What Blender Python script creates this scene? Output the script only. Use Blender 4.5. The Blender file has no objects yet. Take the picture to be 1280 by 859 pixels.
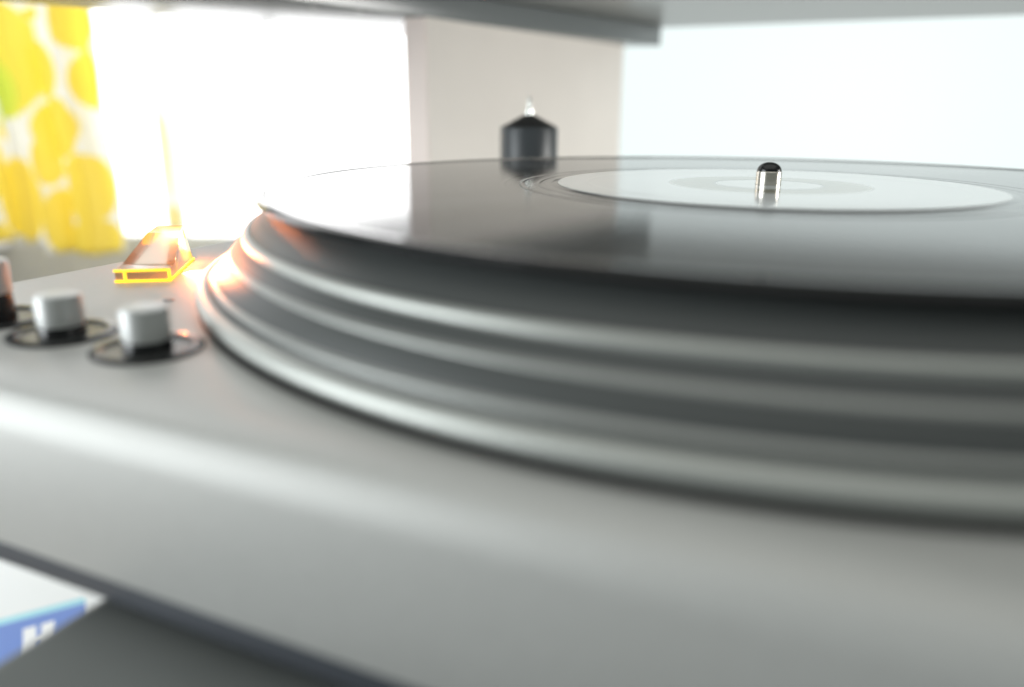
import bpy, bmesh, math
from mathutils import Vector, Matrix

S = 0.001                      # the numbers below are millimetres, spindle foot = origin
scn = bpy.context.scene
C = scn.collection
YAW = math.radians(25.0)       # heading of the camera, turned left from the deck's +y

# ------------------------------------------------------------------ camera
cam = bpy.data.cameras.new('camera')
cam.sensor_width = 36.0
cam.lens = 27.97
cam.clip_start = 0.005
cam.clip_end = 50.0
cam.dof.use_dof = True
cam.dof.focus_distance = 0.258
cam.dof.aperture_fstop = 5.2
co = bpy.data.objects.new('camera', cam)
C.objects.link(co)
p, ro = 0.2864, 0.0079
rt, up0, fw = Vector((1, 0, 0)), Vector((0, math.sin(p), math.cos(p))), Vector((0, math.cos(p), -math.sin(p)))
r2 = rt * math.cos(ro) + up0 * math.sin(ro)
u2 = -rt * math.sin(ro) + up0 * math.cos(ro)
mc = Matrix((r2, u2, -fw)).transposed().to_4x4()
co.matrix_world = Matrix.Translation(Vector((33.9, -257.0, 21.46)) * S) @ Matrix.Rotation(YAW, 4, 'Z') @ mc
scn.camera = co

# ------------------------------------------------------------------ world, lamps, exposure
w = bpy.data.worlds.new('World')
scn.world = w
w.use_nodes = True
bg = w.node_tree.nodes['Background']
bg.inputs[0].default_value = (0.82, 0.95, 0.90, 1)
bg.inputs[1].default_value = 0.15
vs = scn.view_settings
vs.view_transform = 'Standard'
vs.look = 'None'
vs.gamma = 1.0
vs.exposure = 0.0
vs.use_curve_mapping = False


def area(name, loc, target, sx, sy, power, col):
    l = bpy.data.lights.new(name, 'AREA')
    l.shape = 'RECTANGLE'
    l.size, l.size_y = sx * S, sy * S
    l.energy = power
    l.color = col
    o = bpy.data.objects.new(name, l)
    C.objects.link(o)
    o.location = Vector(loc) * S
    d = (Vector(target) - Vector(loc))
    o.rotation_euler = d.to_track_quat('-Z', 'Y').to_euler()
    return o


# daylight from the side window at the front left of the deck
area('side_window_light', (-720, -640, 60), (-120, -170, -40), 600, 600, 7.6, (0.93, 0.98, 1.0))
# broad soft fill added overhead to lift the ribs, label and deck
area('overhead_fill', (100, -420, 1500), (60, -300, 0), 2600, 1900, 11.5, (1.0, 0.99, 0.94))
# fill added out of view on the right to brighten the side panel
area('right_panel_fill', (950, 420, 40), (-230, 370, 10), 500, 420, 12.5, (1.0, 0.99, 0.955))
# ------------------------------------------------------------------ helpers
def H(s, d, z):
    """point given by sideways offset and distance along the camera's heading (room axes), in mm"""
    x, y = s, d - 247.25
    c, n = math.cos(YAW), math.sin(YAW)
    return Vector((x * c - y * n, x * n + y * c, z))


def link(name, bm, mat, parent=None, smooth=True, angle=35):
    me = bpy.data.meshes.new(name)
    bmesh.ops.recalc_face_normals(bm, faces=bm.faces[:])
    bm.to_mesh(me)
    bm.free()
    o = bpy.data.objects.new(name, me)
    C.objects.link(o)
    me.materials.append(mat)
    if smooth:
        for f in me.polygons:
            f.use_smooth = True
        me.set_sharp_from_angle(angle=math.radians(angle))
    if parent is not None:
        o.parent = parent
        o.matrix_parent_inverse = parent.matrix_world.inverted()
    return o


def thing(name, loc, label, cat, group=None):
    o = bpy.data.objects.new(name, None)
    o.empty_display_size = 0.02
    C.objects.link(o)
    o.location = Vector(loc) * S
    o['label'] = label
    o['category'] = cat
    if group:
        o['group'] = group
    bpy.context.view_layer.update()
    return o


def lathe(prof, cx=0, cy=0, seg=192, closed=False):
    """revolve (r, z) points round the vertical axis at cx, cy"""
    bm = bmesh.new()
    rings = []
    for r, z in prof:
        if r < 1e-6:
            rings.append([bm.verts.new((cx * S, cy * S, z * S))])
        else:
            rings.append([bm.verts.new(((cx + r * math.cos(2 * math.pi * k / seg)) * S,
                                        (cy + r * math.sin(2 * math.pi * k / seg)) * S, z * S)) for k in range(seg)])
    pairs = list(zip(rings, rings[1:]))
    if closed:
        pairs.append((rings[-1], rings[0]))
    for a, b in pairs:
        for k in range(seg):
            k2 = (k + 1) % seg
            if len(a) == 1 and len(b) == 1:
                continue
            if len(a) == 1:
                bm.faces.new((a[0], b[k], b[k2]))
            elif len(b) == 1:
                bm.faces.new((a[k], b[0], a[k2]))
            else:
                bm.faces.new((a[k], b[k], b[k2], a[k2]))
    return bm


def prism(poly, z0, z1, bevel=0.0, seg=3):
    """closed solid over a polygon of (x, y) mm"""
    bm = bmesh.new()
    lo = [bm.verts.new((x * S, y * S, z0 * S)) for x, y in poly]
    hi = [bm.verts.new((x * S, y * S, z1 * S)) for x, y in poly]
    bm.faces.new(lo[::-1])
    bm.faces.new(hi)
    n = len(poly)
    for k in range(n):
        bm.faces.new((lo[k], lo[(k + 1) % n], hi[(k + 1) % n], hi[k]))
    bmesh.ops.recalc_face_normals(bm, faces=bm.faces[:])
    if bevel:
        bmesh.ops.bevel(bm, geom=bm.edges[:], offset=bevel * S, segments=seg, profile=0.5, affect='EDGES')
    return bm


def bar(a, b, t):
    """square bar of thickness t mm from a to b"""
    a, b = Vector(a) * S, Vector(b) * S
    d = (b - a)
    q = d.to_track_quat('Z', 'Y').to_matrix().to_4x4()
    bm = bmesh.new()
    bmesh.ops.create_cube(bm, size=1.0, matrix=Matrix.Translation((a + b) / 2) @ q @ Matrix.Diagonal((t * S, t * S, d.length + t * S * 0.9, 1)))
    bmesh.ops.bevel(bm, geom=bm.edges[:], offset=t * S * 0.2, segments=2, profile=0.5, affect='EDGES')
    return bm


def mat(name, col, rough=0.5, metal=0.0, **kw):
    m = bpy.data.materials.new(name)
    m.use_nodes = True
    b = m.node_tree.nodes['Principled BSDF']
    b.inputs['Base Color'].default_value = (*col, 1)
    b.inputs['Roughness'].default_value = rough
    b.inputs['Metallic'].default_value = metal
    for k, v in kw.items():
        b.inputs[k].default_value = v
    return m


class N:
    """small node helper"""
    def __init__(s, m):
        s.t = m.node_tree
        s.b = s.t.nodes.get('Principled BSDF')

    def new(s, typ, **kw):
        n = s.t.nodes.new(typ)
        for k, v in kw.items():
            setattr(n, k, v)
        return n

    def ln(s, a, b):
        s.t.links.new(a, b)

    def math(s, op, a, b=None):
        n = s.new('ShaderNodeMath', operation=op)
        for i, v in enumerate((a, b)):
            if v is None:
                continue
            if isinstance(v, (int, float)):
                n.inputs[i].default_value = v
            else:
                s.ln(v, n.inputs[i])
        return n.outputs[0]


def grain(m, scale, amount, bump=0.0, rough_amt=0.0, dist=0.0002):
    """fine uneven colour, gloss and relief"""
    n = N(m)
    tc = n.new('ShaderNodeTexCoord')
    nz = n.new('ShaderNodeTexNoise')
    nz.inputs['Scale'].default_value = scale
    nz.inputs['Detail'].default_value = 6
    n.ln(tc.outputs['Object'], nz.inputs['Vector'])
    base = n.b.inputs['Base Color'].default_value[:]
    mr = n.new('ShaderNodeMapRange')
    mr.inputs['To Min'].default_value = 1 - amount
    mr.inputs['To Max'].default_value = 1 + amount
    n.ln(nz.outputs['Fac'], mr.inputs['Value'])
    mx = n.new('ShaderNodeVectorMath', operation='SCALE')
    mx.inputs[0].default_value = base[:3]
    n.ln(mr.outputs[0], mx.inputs['Scale'])
    n.ln(mx.outputs[0], n.b.inputs['Base Color'])
    if rough_amt:
        r0 = n.b.inputs['Roughness'].default_value
        mr2 = n.new('ShaderNodeMapRange')
        mr2.inputs['To Min'].default_value = max(0.02, r0 - rough_amt)
        mr2.inputs['To Max'].default_value = r0 + rough_amt
        n.ln(nz.outputs['Fac'], mr2.inputs['Value'])
        n.ln(mr2.outputs[0], n.b.inputs['Roughness'])
    if bump:
        bp = n.new('ShaderNodeBump')
        bp.inputs['Strength'].default_value = bump
        bp.inputs['Distance'].default_value = dist
        n.ln(nz.outputs['Fac'], bp.inputs['Height'])
        n.ln(bp.outputs[0], n.b.inputs['Normal'])
    return m


def emission(name, col, strength):
    m = bpy.data.materials.new(name)
    m.use_nodes = True
    b = m.node_tree.nodes['Principled BSDF']
    b.inputs['Base Color'].default_value = (0.02, 0.02, 0.02, 1)
    b.inputs['Emission Color'].default_value = (*col, 1)
    b.inputs['Emission Strength'].default_value = strength
    return m


# ------------------------------------------------------------------ materials
m_silver = grain(mat('silver_paint', (0.55, 0.55, 0.53), 0.54, 0.35), 900, 0.06, 0.08, 0.05)
m_trim = mat('dark_base_plastic', (0.055, 0.062, 0.075), 0.40)
m_gap_shade = mat('gap_shade_black', (0.015, 0.015, 0.016), 0.6)
m_alu = mat('cast_aluminium', (0.50, 0.515, 0.49), 0.46, 0.7)
m_alu2 = mat('dull_aluminium', (0.34, 0.35, 0.335), 0.42, 0.6)
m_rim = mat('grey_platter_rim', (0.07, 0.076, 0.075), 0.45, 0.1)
m_chrome = mat('polished_steel', (0.72, 0.68, 0.62), 0.24, 1.0)
m_black = mat('black_plastic', (0.012, 0.012, 0.013), 0.22)
m_dish = mat('dark_dial_metal', (0.05, 0.052, 0.05), 0.25, 0.5)
m_knob = mat('satin_knob_metal', (0.62, 0.63, 0.62), 0.42, 0.35)
m_adapter = grain(mat('charcoal_plastic', (0.055, 0.062, 0.068), 0.38), 400, 0.15)
m_cone = mat('black_gloss_plastic', (0.006, 0.006, 0.007), 0.35)
m_pin = mat('pin_metal', (0.75, 0.77, 0.74), 0.2, 1.0)
m_panel = grain(mat('cream_board', (0.84, 0.80, 0.75), 0.55), 14, 0.06, 0.1, 0.0)
m_panel_edge = grain(mat('edge_band_with_flare', (0.93, 0.81, 0.75), 0.55), 30, 0.05)  # paler, pinker tone paints flare on to the narrow front face
m_shelf = grain(mat('grey_shelf_lacquer', (0.28, 0.30, 0.298), 0.28), 9, 0.04)
m_rail = grain(mat('grey_rail_lacquer', (0.17, 0.19, 0.195), 0.24), 9, 0.04)
m_rail.node_tree.nodes['Principled BSDF'].inputs['IOR'].default_value = 1.6
m_stand = grain(mat('dark_grey_stand', (0.15, 0.16, 0.155), 0.5), 60, 0.10, 0.1)
m_carton = grain(mat('white_carton', (0.84, 0.86, 0.86), 0.6), 20, 0.02)
m_blue = mat('blue_print', (0.12, 0.23, 0.60), 0.5)
m_cyan = mat('cyan_print', (0.35, 0.70, 0.80), 0.5)
m_white = mat('white_print', (0.85, 0.86, 0.87), 0.5)
m_floor = grain(mat('floor_boards', (0.30, 0.27, 0.24), 0.5), 5, 0.15)
m_wall = grain(mat('painted_wall', (0.72, 0.72, 0.70), 0.8), 6, 0.05)
m_frame = mat('white_window_frame', (0.80, 0.81, 0.81), 0.5)
m_day = emission('daylight_pane', (1.0, 1.0, 1.0), 3.1)
m_backdrop = emission('pale_backdrop_glow', (0.90, 1.0, 0.99), 1.0)
m_screw = mat('screw_steel', (0.25, 0.25, 0.25), 0.4, 1.0)

# vinyl: black, glossy, grooves run round the centre
m_vinyl = mat('vinyl', (0.010, 0.010, 0.011), 0.16)
n = N(m_vinyl)
tg = n.new('ShaderNodeTangent', direction_type='RADIAL', axis='Z')
n.ln(tg.outputs[0], n.b.inputs['Tangent'])
n.b.inputs['Anisotropic'].default_value = 0.2
n.b.inputs['IOR'].default_value = 1.40
tc = n.new('ShaderNodeTexCoord')
sp = n.new('ShaderNodeSeparateXYZ')
n.ln(tc.outputs['Object'], sp.inputs[0])
rad = n.math('SQRT', n.math('ADD', n.math('MULTIPLY', sp.outputs[0], sp.outputs[0]), n.math('MULTIPLY', sp.outputs[1], sp.outputs[1])))
wv = n.new('ShaderNodeTexNoise', noise_dimensions='1D')
wv.inputs['Scale'].default_value = 900
wv.inputs['Detail'].default_value = 5
n.ln(rad, wv.inputs['W'])
mr = n.new('ShaderNodeMapRange')
mr.inputs['To Min'].default_value = 0.05
mr.inputs['To Max'].default_value = 0.10
n.ln(wv.outputs['Fac'], mr.inputs['Value'])
n.ln(mr.outputs[0], n.b.inputs['Roughness'])

# track gaps are smoother rings, and the grooves give the surface a faint ripple
gap = None
for rg in (0.0815, 0.0935, 0.1085, 0.1215, 0.1345):
    d = n.math('ABSOLUTE', n.math('SUBTRACT', rad, rg))
    h = n.math('LESS_THAN', d, 0.0006)
    gap = h if gap is None else n.math('MAXIMUM', gap, h)
rg_mix = n.new('ShaderNodeMix', data_type='FLOAT')
n.ln(gap, rg_mix.inputs[0])
n.ln(mr.outputs[0], rg_mix.inputs[2])
rg_mix.inputs[3].default_value = 0.02
n.ln(rg_mix.outputs[0], n.b.inputs['Roughness'])
bpv = n.new('ShaderNodeBump')
bpv.inputs['Strength'].default_value = 0.35
bpv.inputs['Distance'].default_value = 0.00004
n.ln(wv.outputs['Fac'], bpv.inputs['Height'])
n.ln(bpv.outputs[0], n.b.inputs['Normal'])
n.b.inputs['Specular IOR Level'].default_value = 0.40
out = n.t.nodes['Material Output']
ga = n.new('ShaderNodeBsdfAnisotropic')
ga.inputs['Color'].default_value = (0.5, 0.5, 0.5, 1)
ga.inputs['Roughness'].default_value = 0.30
ga.inputs['Anisotropy'].default_value = 0.93
n.ln(tg.outputs[0], ga.inputs['Tangent'])
msh = n.new('ShaderNodeMixShader')
msh.inputs[0].default_value = 0.025
n.ln(n.b.outputs[0], msh.inputs[1])
n.ln(ga.outputs[0], msh.inputs[2])
n.ln(msh.outputs[0], out.inputs[0])

# paper label: print follows the radius
m_label = mat('label_paper', (0.8, 0.8, 0.8), 0.16)
m_label.node_tree.nodes['Principled BSDF'].inputs['Coat Weight'].default_value = 0.35
n = N(m_label)
tc = n.new('ShaderNodeTexCoord')
sp = n.new('ShaderNodeSeparateXYZ')
n.ln(tc.outputs['Object'], sp.inputs[0])
rad = n.math('SQRT', n.math('ADD', n.math('MULTIPLY', sp.outputs[0], sp.outputs[0]), n.math('MULTIPLY', sp.outputs[1], sp.outputs[1])))
rr = n.math('DIVIDE', rad, 0.0645)
rp = n.new('ShaderNodeValToRGB')
n.ln(rr, rp.inputs[0])
cr = rp.color_ramp
cr.interpolation = 'LINEAR'
W_, B_ = (0.88, 0.90, 0.90, 1), (0.30, 0.28, 0.20, 1)
stops = [(0.0, W_), (0.235, W_), (0.25, (0.20, 0.21, 0.20, 1)), (0.265, B_), (0.44, (0.42, 0.40, 0.31, 1)), (0.47, W_), (1.0, W_)]
cr.elements[0].position, cr.elements[0].color = stops[0]
cr.elements[1].position, cr.elements[1].color = stops[-1]
for pos, c in stops[1:-1]:
    e = cr.elements.new(pos)
    e.color = c
n.ln(rp.outputs[0], n.b.inputs['Base Color'])

for mm in (m_alu, m_alu2, m_rim):
    n = N(mm)
    tc = n.new('ShaderNodeTexCoord')
    sp = n.new('ShaderNodeSeparateXYZ')
    n.ln(tc.outputs['Object'], sp.inputs[0])
    w1 = n.new('ShaderNodeTexNoise', noise_dimensions='1D')
    w1.inputs['Scale'].default_value = 1600
    w1.inputs['Detail'].default_value = 4
    n.ln(sp.outputs[2], w1.inputs['W'])
    mr = n.new('ShaderNodeMapRange')
    r0 = n.b.inputs['Roughness'].default_value
    mr.inputs['To Min'].default_value = r0 - 0.08
    mr.inputs['To Max'].default_value = r0 + 0.10
    n.ln(w1.outputs['Fac'], mr.inputs['Value'])
    n.ln(mr.outputs[0], n.b.inputs['Roughness'])
    bp = n.new('ShaderNodeBump')
    bp.inputs['Strength'].default_value = 0.15
    bp.inputs['Distance'].default_value = 0.0001
    n.ln(w1.outputs['Fac'], bp.inputs['Height'])
    n.ln(bp.outputs[0], n.b.inputs['Normal'])

# ------------------------------------------------------------------ the setting
FLOOR = -430.0
fl = link('floor', prism([tuple(H(s, d, 0)[:2]) for s, d in ((-2200, -500), (1800, -500), (1800, 1700), (-2200, 1700))], FLOOR - 20, FLOOR), m_floor, smooth=False)
fl['kind'] = 'structure'


def hbox(s0, s1, d0, d1, z0, z1, bevel=0):
    return prism([tuple(H(s, d, 0)[:2]) for s, d in ((s0, d0), (s1, d0), (s1, d1), (s0, d1))], z0, z1, bevel)


lw = link('wall_below_window', hbox(-2000, 1600, 1500, 1600, FLOOR, -233), m_wall, smooth=False)
lw['kind'] = 'structure'

# bright window left of the post, glowing sheet added for the pale wall right of it
win = thing('window', H(-700, 1520, -233), 'blown out bright window pane behind the yellow spotted curtain', 'window')
link('pane', hbox(-1900, -80, 1530, 1534, -215, 1000), m_day, win, smooth=False)
link('frame', hbox(-1900, -80, 1508, 1560, -233, -215, 3), m_frame, win)
link('mullion', hbox(-530, -520, 1515, 1529, -215, 1000, 1.5), m_frame, win)
link('jamb', hbox(-1075, -1024, 1440, 1512, -233, 1000, 2), m_wall, win)

bl = thing('glow_backdrop', H(500, 1520, -233), 'pale cyan white glowing backdrop, in place of a wall, behind the spinning record', 'backdrop')
link('backdrop_sheet', hbox(-76, 1500, 1530, 1534, -215, 1000), m_backdrop, bl, smooth=False)
link('backdrop_foot', hbox(-76, 1500, 1520, 1544, -233, -215, 3), m_frame, bl)


# ------------------------------------------------------------------ curtain (printed cloth hanging in folds)
def cloth_material(name, spots, yellow, ground, green=None):
    m = bpy.data.materials.new(name)
    m.use_nodes = True
    n = N(m)
    t = n.t
    t.nodes.remove(n.b)
    out = t.nodes['Material Output']
    uv = n.new('ShaderNodeUVMap')
    cur = None
    for (cx, cz, rx, rz) in spots:
        sb = n.new('ShaderNodeVectorMath', operation='SUBTRACT')
        sb.inputs[1].default_value = (cx * S, cz * S, 0)
        n.ln(uv.outputs[0], sb.inputs[0])
        dv = n.new('ShaderNodeVectorMath', operation='DIVIDE')
        dv.inputs[1].default_value = (rx * S, rz * S, 1)
        n.ln(sb.outputs[0], dv.inputs[0])
        le = n.new('ShaderNodeVectorMath', operation='LENGTH')
        n.ln(dv.outputs[0], le.inputs[0])
        v = le.outputs['Value']
        cur = v if cur is None else n.math('MINIMUM', cur, v)
    mr = n.new('ShaderNodeMapRange')
    mr.inputs['From Min'].default_value = 0.98
    mr.inputs['From Max'].default_value = 1.05
    n.ln(cur, mr.inputs['Value'])
    mx = n.new('ShaderNodeMix', data_type='RGBA')
    mx.inputs[6].default_value = (*yellow, 1)
    mx.inputs[7].default_value = (*ground, 1)
    n.ln(mr.outputs[0], mx.inputs[0])
    if green:
        cx, cz, rx, rz = green
        sb = n.new('ShaderNodeVectorMath', operation='SUBTRACT')
        sb.inputs[1].default_value = (cx * S, cz * S, 0)
        n.ln(uv.outputs[0], sb.inputs[0])
        dv = n.new('ShaderNodeVectorMath', operation='DIVIDE')
        dv.inputs[1].default_value = (rx * S, rz * S, 1)
        n.ln(sb.outputs[0], dv.inputs[0])
        le = n.new('ShaderNodeVectorMath', operation='LENGTH')
        n.ln(dv.outputs[0], le.inputs[0])
        mg = n.new('ShaderNodeMapRange')
        mg.inputs['From Min'].default_value = 0.6
        mg.inputs['From Max'].default_value = 1.1
        n.ln(le.outputs['Value'], mg.inputs['Value'])
        mxg = n.new('ShaderNodeMix', data_type='RGBA')
        mxg.inputs[6].default_value = (0.80, 0.86, 0.28, 1)
        mxg.inputs[7].default_value = (*yellow, 1)
        n.ln(mg.outputs[0], mxg.inputs[0])
        n.ln(mxg.outputs[2], mx.inputs[6])
    df = n.new('ShaderNodeBsdfDiffuse')
    tr = n.new('ShaderNodeBsdfTranslucent')
    n.ln(mx.outputs[2], df.inputs[0])
    n.ln(mx.outputs[2], tr.inputs[0])
    ms = n.new('ShaderNodeMixShader')
    ms.inputs[0].default_value = 0.62
    n.ln(df.outputs[0], ms.inputs[1])
    n.ln(tr.outputs[0], ms.inputs[2])
    n.ln(ms.outputs[0], out.inputs[0])
    return m


def curtain(name, s0, s1, ztop, hem, dep, folds, material, lean=0.0):
    """sheet between s0 and s1 with vertical folds; hem(s) gives its lower edge"""
    bm = bmesh.new()
    uvl = bm.loops.layers.uv.new('UVMap')
    nu, nv = 90, 60
    grid, uvs = [], {}
    for i in range(nu + 1):
        col = []
        s = s0 + (s1 - s0) * i / nu
        for j in range(nv + 1):
            f = j / nv
            z = hem(s) + (ztop - hem(s)) * f
            dd = dep + sum(a * math.sin(2 * math.pi * (s + 9 * math.sin(z / 90)) / l + ph) for a, l, ph in folds)
            v = bm.verts.new(H(s + lean * (ztop - z), dd, z) * S)
            uvs[v] = (s * S, z * S)
            col.append(v)
        grid.append(col)
    for i in range(nu):
        for j in range(nv):
            f = bm.faces.new((grid[i][j], grid[i + 1][j], grid[i + 1][j + 1], grid[i][j + 1]))
            for lp in f.loops:
                lp[uvl].uv = uvs[lp.vert]
    o = link(name, bm, material)
    sol = o.modifiers.new('thickness', 'SOLIDIFY')
    sol.thickness = 0.0008
    return o


spots = [(-866, 89, 47, 86), (-816, 157, 19, 11), (-752, 143, 30, 39), (-808, 71, 25, 45), (-743, 62, 22, 45),
         (-798, -12, 40, 47), (-825, -62, 16, 40), (-764, -107, 36, 56), (-763, -190, 35, 37), (-873, -125, 39, 72),
         (-816, -164, 22, 55), (-892, -13, 10, 22), (-930, -70, 30, 60), (-940, 90, 24, 60), (-930, -190, 30, 30),
         (-860, 250, 44, 60), (-770, 250, 34, 50)]
m_cl = cloth_material('spotted_curtain_cloth', spots, (0.95, 0.84, 0.28), (0.92, 0.92, 0.89), (-880, 40, 40, 62))
cu = curtain('curtain', -1000, -722, 420, lambda s: -193 if s < -842 else -212, 1300,
             [(19, 83, 0.6), (7, 37, 2.0), (3, 21, 0.4)], m_cl)
cu['label'] = 'white curtain with large yellow oval spots hanging before the window'
cu['category'] = 'curtain'
m_cl2 = cloth_material('pale_curtain_cloth', [(-672, -60, 8, 70), (-668, -165, 14, 25)], (0.90, 0.84, 0.55), (0.92, 0.92, 0.90))
cu2 = curtain('curtain', -684, -650, 420, lambda s: -200, 1390, [(6, 30, 1.0)], m_cl2)
cu2['label'] = 'narrow washed out strip of curtain against the bright window, behind the amber lamp'
cu2['category'] = 'curtain'

# ------------------------------------------------------------------ shelf unit behind and above the deck
sh = thing('shelf_unit', (-240, 330, FLOOR), 'grey shelf on a cream upright side panel behind the record player', 'shelf')
# side panel: broad face towards the deck, narrow banded front edge
ax = Vector((48, 276)).normalized()
nx = Vector((-ax.y, ax.x))
P0 = Vector((-255, 226))
P1 = P0 + ax * 280
TH = 19
link('side_panel', prism([tuple(P0), tuple(P1), tuple(P1 + nx * TH), tuple(P0 + nx * TH)], FLOOR, 79.3, 0.6, 2), m_panel, sh)
Pe = P0 - ax * 0.9
link('edge_band', prism([tuple(Pe + nx * 0.2), tuple(Pe + ax * 0.8 + nx * 0.2), tuple(Pe + ax * 0.8 + nx * (TH - 0.2)), tuple(Pe + nx * (TH - 0.2))], FLOOR, 79.0), m_panel_edge, sh, smooth=False)
# board lying on the panel
link('rail_board', prism([(-305, 62), (-176, 516), (-256, 516), (-450, 58)], 79, 96, 1.2), m_rail, sh)
# broad shelf over it, back edge across the room
link('shelf_board', prism([(-470, 130), (620, 130), (620, 531), (-470, 529)], 96.1, 118, 1.2), m_shelf, sh)
for sx, sy in ((-289, 154), (-276, 181)):
    link('screw', lathe([(0, 78.4), (2.3, 78.4), (3.2, 79.2), (0, 79.2)], sx, sy, 20), m_screw, sh)
# ------------------------------------------------------------------ stand under the deck
st = thing('stand', (80, -30, FLOOR), 'dark grey stand with rounded edges under the record player', 'stand')
link('top_board', prism([(-97, -330), (330, -330), (330, 190), (-97, 190)], -96, -70, 5, 5), m_stand, st)
link('body', prism([(-80, -310), (310, -310), (310, 170), (-80, 170)], FLOOR, -95.5, 3), m_stand, st)

# ------------------------------------------------------------------ carton below left
e_ = Vector((0.56, 0.83)).normalized()
d_ = Vector((e_.y, -e_.x))                      # down the printed lid
O = Vector((-419, -14))


def lid(a, b):
    v = O + e_ * a + d_ * b
    return (v.x, v.y)


ct = thing('carton_box', (-450, 30, FLOOR), 'white carton with a blue printed lid lying below the record player', 'box')
link('carton_body', prism([lid(-160, -190), lid(170, -190), lid(170, 90), lid(-160, 90)], FLOOR, -280, 1.5), m_carton, ct)
link('blue_band', prism([lid(-158, 0), lid(46, 0), lid(46, 70), lid(-158, 70)], -280.05, -279.7), m_blue, ct, smooth=False)
link('cyan_stripe', prism([lid(-158, -7), lid(46, -7), lid(46, 0), lid(-158, 0)], -280.05, -279.75), m_cyan, ct, smooth=False)
for a in (12,):
    bm = bmesh.new()
    for poly in ([(0, 0), (7, 0), (7, 32), (0, 32)], [(9.5, 0), (16.5, 0), (16.5, 32), (9.5, 32)], [(7, 13), (9.5, 13), (9.5, 19), (7, 19)]):
        vs_ = [bm.verts.new(Vector((*lid(a + x, 11 + y), -279.6)) * S) for x, y in poly]
        bm.faces.new(vs_)
    link('letter', bm, m_white, ct, smooth=False)

# ------------------------------------------------------------------ record player
tt = thing('turntable', (30, 15, -70), 'silver record player with ribbed metal platter and knobs on its front corner', 'record player')
DECK = -26.0
# plinth body with a generously rounded top edge
bm = bmesh.new()
x0, x1, y0, y1, zb, zt = -193, 262, -175, 207, -60, DECK
vv = [bm.verts.new(Vector(c) * S) for c in ((x0, y0, zb), (x1, y0, zb), (x1, y1, zb), (x0, y1, zb), (x0, y0, zt), (x1, y0, zt), (x1, y1, zt), (x0, y1, zt))]
for idx in ((3, 2, 1, 0), (4, 5, 6, 7), (0, 1, 5, 4), (1, 2, 6, 5), (2, 3, 7, 6), (3, 0, 4, 7)):
    bm.faces.new([vv[i] for i in idx])
bm.edges.ensure_lookup_table()
top = [e for e in bm.edges if all(abs(v.co.z - zt * S) < 1e-6 for v in e.verts)]
bot = [e for e in bm.edges if all(abs(v.co.z - zb * S) < 1e-6 for v in e.verts)]
bmesh.ops.bevel(bm, geom=top, offset=10.0 * S, segments=10, profile=0.5, affect='EDGES')
bot = [e for e in bm.edges if all(abs(v.co.z - zb * S) < 1e-6 for v in e.verts)]
bmesh.ops.bevel(bm, geom=bot, offset=0.8 * S, segments=3, profile=0.5, affect='EDGES')
link('plinth', bm, m_silver, tt, angle=50)
link('base_trim', prism([(x0 + 1.5, y0 + 1.5), (x1 - 1.5, y0 + 1.5), (x1 - 1.5, y1 - 1.5), (x0 + 1.5, y1 - 1.5)], -66, -59.5, 1.0), m_trim, tt)
for fx, fy in ((-70, -150), (230, -150), (-70, 150), (230, 150)):
    link('foot', lathe([(0, -70.2), (13, -70.2), (14, -69.2), (14, -65.5), (0, -65.5)], fx, fy, 32), m_black, tt)
link('platter_gap_shade', lathe([(0, DECK + 0.15), (165.2, DECK + 0.15), (165.8, DECK - 0.2), (0, DECK - 0.2)], seg=256), m_gap_shade, tt)  # black disc that paints the shade in the gap under the platter
link('deck_screw', lathe([(0, DECK + 0.5), (1.2, DECK + 0.4), (1.5, DECK - 0.1), (0, DECK - 0.1)], -129, -115, 16), m_screw, tt)

# platter: sloping dark rim with bright metal ribs running round it
base = lambda t: (147.0 + 18.6 * t, -3.6 - 20.0 * t)
nrm = Vector((20.0, 18.6)).normalized()
re_, ze_ = base(1.0)
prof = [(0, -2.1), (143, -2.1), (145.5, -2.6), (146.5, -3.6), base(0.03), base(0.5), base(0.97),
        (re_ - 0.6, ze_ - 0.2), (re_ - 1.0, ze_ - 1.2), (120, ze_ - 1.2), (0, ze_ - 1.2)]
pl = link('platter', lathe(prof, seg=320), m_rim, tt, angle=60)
pl['label'] = 'dark metal platter with bright ribs round its sloping rim'
for t0, t1, h in ((0.255, 0.355, 1.1), (0.485, 0.555, 0.42), (0.735, 0.80, 0.36), (0.85, 1.0, 1.5)):
    pr = []
    for i in range(13):
        a = math.pi * i / 12
        t = t0 + (t1 - t0) * (1 - math.cos(a)) / 2
        r, z = base(t)
        hh = h * math.sin(a) - 0.15
        pr.append((r + nrm.x * hh, z + nrm.y * hh))
    link('rib', lathe(pr, seg=320), m_alu if h > 1 else m_alu2, pl, angle=60)
# spindle
link('spindle', lathe([(0, -2.2), (3.75, -2.2), (3.75, 3.8), (3.6, 4.0), (0, 4.0)], seg=64), m_chrome, tt)
dome = [(3.62, 3.95)] + [(3.62 * math.cos(a), 4.0 + 2.7 * math.sin(a)) for a in [math.pi / 2 * i / 10 for i in range(1, 10)]] + [(0, 6.7)]
link('spindle_tip', lathe(dome, seg=64), m_black, tt)


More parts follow.
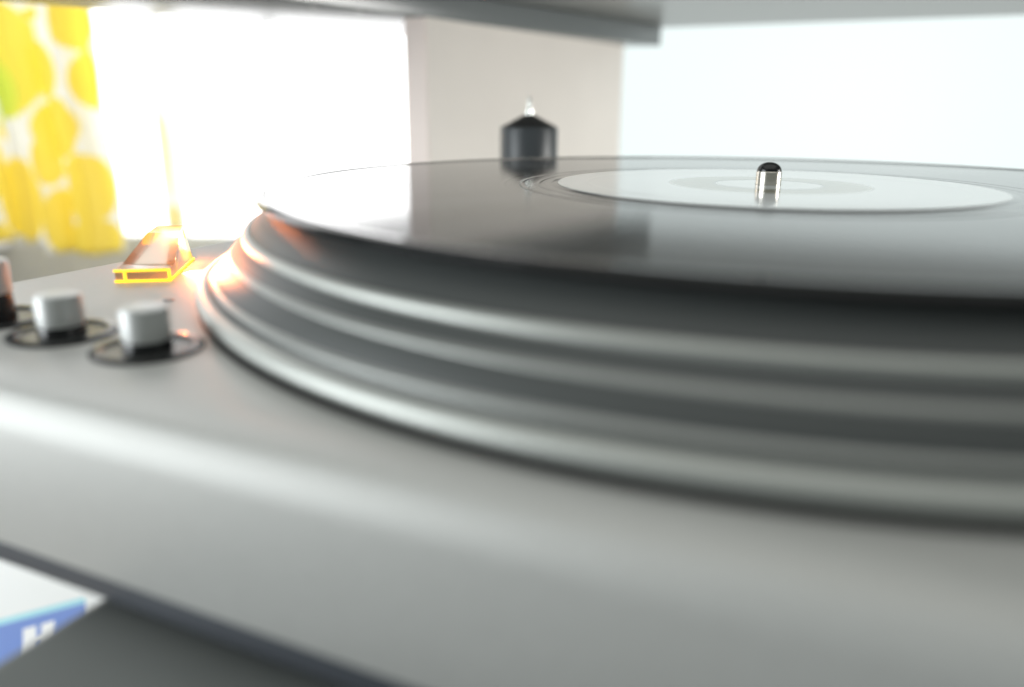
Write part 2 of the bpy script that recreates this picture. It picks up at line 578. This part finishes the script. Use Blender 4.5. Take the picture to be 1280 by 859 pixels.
def dial(cx, cy, rd, rk, zt_, upper, collar):
    d = link('dial_ring', lathe([(rd, DECK - 0.1), (rd, DECK + 0.5), (rd - 0.7, DECK + 0.9), (rd - 2.0, DECK + 0.8), (rd - 2.5, DECK + 0.25), (rd - 2.6, DECK - 0.1)], cx, cy, 64), m_black, tt)
    link('dial_face', lathe([(0, DECK + 0.3), (rd - 2.45, DECK + 0.3), (rd - 2.45, DECK - 0.05)], cx, cy, 64), m_dish, d, angle=30)
    k = link('knob', lathe([(0, zt_), (rk - 0.9, zt_), (rk - 0.3, zt_ - 0.25), (rk, zt_ - 0.9), (rk, collar), (rk - 0.5, collar - 0.2), (0, collar - 0.2)], cx, cy, 64), upper, tt)
    link('collar', lathe([(rk - 0.3, collar - 0.1), (rk + 0.2, DECK + 0.25), (0, DECK + 0.25)], cx, cy, 48), m_black, k)


dial(-98.6, -148.0, 10.9, 4.7, -17.0, m_knob, -23.6)
dial(-124.2, -148.0, 10.9, 4.7, -17.0, m_knob, -23.6)
dial(-149.6, -147.0, 11.6, 5.0, -12.0, m_knob, -19.5)

# stroboscope lamp: amber acrylic wedge with glowing edges beside the platter
u_ = Vector((11.6, 8.3)).normalized()
v_ = Vector((-u_.y, u_.x))
L0 = Vector((-158.6, -106.4))


def lp(a, b, z):
    q = L0 + u_ * a + v_ * b
    return (q.x, q.y, z)


m_amber = bpy.data.materials.new('amber_acrylic')
m_amber.use_nodes = True
n = N(m_amber)                                   # clear tinted plastic with cloudy scatter
n.t.nodes.remove(n.b)
gl = n.new('ShaderNodeBsdfGlossy')
gl.inputs['Roughness'].default_value = 0.06
trn = n.new('ShaderNodeBsdfTransparent')
trn.inputs[0].default_value = (1.0, 0.90, 0.80, 1)
dfu = n.new('ShaderNodeBsdfTranslucent')
dfu.inputs[0].default_value = (0.98, 0.90, 0.82, 1)
fr = n.new('ShaderNodeFresnel')
fr.inputs[0].default_value = 1.5
m0 = n.new('ShaderNodeMixShader')
m0.inputs[0].default_value = 0.6
n.ln(trn.outputs[0], m0.inputs[1])
n.ln(dfu.outputs[0], m0.inputs[2])
ms = n.new('ShaderNodeMixShader')
n.ln(fr.outputs[0], ms.inputs[0])
n.ln(m0.outputs[0], ms.inputs[1])
n.ln(gl.outputs[0], ms.inputs[2])
n.ln(ms.outputs[0], n.t.nodes['Material Output'].inputs[0])
m_glow = emission('glowing_acrylic_edge', (1.0, 0.66, 0.03), 1.5)
m_glow.node_tree.nodes['Principled BSDF'].inputs['Base Color'].default_value = (0.8, 0.5, 0.05, 1)

WL, LL = 14.3, 34.0
bm = bmesh.new()
zf, zm, zr = DECK + 3.4, DECK + 8.4, DECK + 11.2
secs = [(0, DECK, zf), (8, DECK, zf + 0.4), (27, DECK, zm + 1.6), (LL, DECK, zr)]
ring = [[bm.verts.new(Vector(lp(a, b, z)) * S) for a, z in ((0, z0), (WL, z0), (WL - k, z1), (k * 1.9, z1))] for (b, z0, z1), k in zip(secs, (0, 0, 1.6, 2.4))]
for A, B in zip(ring, ring[1:]):
    for k in range(4):
        bm.faces.new((A[k], A[(k + 1) % 4], B[(k + 1) % 4], B[k]))
bm.faces.new(ring[0][::-1])
bm.faces.new(ring[-1])
lamp = link('strobe_lamp', bm, m_amber, tt, smooth=False)
lamp['label'] = 'glowing amber acrylic lamp wedge beside the platter'
t_ = 0.66
zb_ = DECK + 0.45
for a, b in ((lp(0, 0, zb_), lp(WL, 0, zb_)), (lp(0, 0, zf), lp(WL, 0, zf)), (lp(2.6, 0, zb_), lp(2.6, 0, zf)),
             (lp(WL, 0, zb_), lp(WL, LL, zb_)), (lp(WL, 0, zb_), lp(WL, 0, zf))):
    link('glowing_edge', bar(a, b, t_), m_glow, lamp)
link('glowing_edge', bar(lp(WL - 1.8, LL - 1.6, DECK + 1.4), lp(WL - 3.2, LL - 1.6, zr - 2.2), 2.6), m_glow, lamp)
link('glowing_edge', bar(lp(3.4, LL - 1.4, DECK + 5.4), lp(5.0, LL - 1.4, zr - 1.8), 1.8), m_glow, lamp)
# glowing sheet that paints window light showing through the sloping face, and the neon tube at the platter side
m_ramp_glow = emission('see_through_glow', (1.0, 0.94, 0.86), 0.95)
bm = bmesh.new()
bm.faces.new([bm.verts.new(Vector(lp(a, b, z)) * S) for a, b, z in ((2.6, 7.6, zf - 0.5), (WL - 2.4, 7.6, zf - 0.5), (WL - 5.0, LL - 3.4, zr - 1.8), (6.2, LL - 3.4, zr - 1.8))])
link('ramp_glow', bm, m_ramp_glow, lamp, smooth=False)
for a, b, z, pw in ((WL - 1.4, 27, DECK + 7.2, 0.03),):
    gl_ = bpy.data.lights.new('strobe_glow', 'POINT')
    gl_.energy = pw
    gl_.color = (1.0, 0.25, 0.08)
    gl_.shadow_soft_size = 0.0010
    go = bpy.data.objects.new('strobe_glow', gl_)
    C.objects.link(go)
    go.location = Vector(lp(a, b, z)) * S

gt = bpy.data.lights.new('strobe_beam', 'AREA')           # the lamp's beam on to the platter rim
gt.shape = 'RECTANGLE'
gt.size, gt.size_y = 0.020, 0.005
gt.spread = math.radians(115)
gt.energy = 0.20
gt.color = (1.0, 0.27, 0.10)
gto = bpy.data.objects.new('strobe_beam', gt)
C.objects.link(gto)
gto.location = Vector(lp(WL + 0.6, 13, DECK + 4.6)) * S
gto.rotation_euler = Vector((math.cos(math.radians(15)), math.sin(math.radians(15)), 0.22)).to_track_quat('-Z', 'Z').to_euler()

# ------------------------------------------------------------------ adapter standing on the deck behind the platter
ad = thing('adapter', (-158.7, 177, DECK), 'black cylinder with cone top and thin silver pin behind the record', 'adapter')
link('adapter_body', lathe([(0, DECK - 0.1), (16.4, DECK - 0.1), (16.6, DECK + 0.5), (16.6, 11.0), (16.3, 11.6), (15.6, 12.0), (0, 12.0)], -158.7, 177, 96), m_adapter, ad)
link('cone_top', lathe([(16.2, 11.7), (3.0, 18.4), (1.8, 18.8), (0, 18.9)], -158.7, 177, 96), m_cone, ad)
link('pin', lathe([(2.2, 18.5), (2.2, 21.3), (1.2, 22.2), (0.8, 27.5), (0.5, 28.3), (0, 28.5)], -158.7, 177, 32), m_pin, ad)

# ------------------------------------------------------------------ record
rec = thing('record', (0, 0, -2), 'black vinyl record with a white paper label lying on the platter', 'record')
RP = [(3.8, -2.1), (3.8, -0.1), (63.0, -0.1), (64.0, -0.1), (66.0, -0.45), (66.6, -0.45), (69.0, -0.45), (69.5, -0.45), (70.0, -0.55), (70.5, -0.45), (71, -0.45), (74.5, -0.45), (75.0, -0.45), (75.5, -0.56), (76.0, -0.45), (76.5, -0.45), (144.2, -0.45)]
RP += [(145.0, -0.45), (146.5, -0.25), (147.8, 0.0), (148.8, -0.05), (149.6, -0.45), (150.0, -1.1), (149.7, -1.6), (148.6, -1.9), (146.0, -2.05), (140, -2.1)]
link('disc', lathe(RP, seg=384), m_vinyl, rec, angle=40)
LBL = [(3.9, 0.02), (15.0, 0.02), (15.3, 0.02), (15.8, -0.03), (16.4, 0.02), (16.7, 0.02), (54.0, 0.02), (54.3, 0.02), (54.8, -0.05), (55.3, 0.02), (55.6, 0.02), (63.6, 0.02), (63.9, 0.02), (64.2, -0.1)]
link('label', lathe(LBL, seg=256), m_label, rec, angle=40)
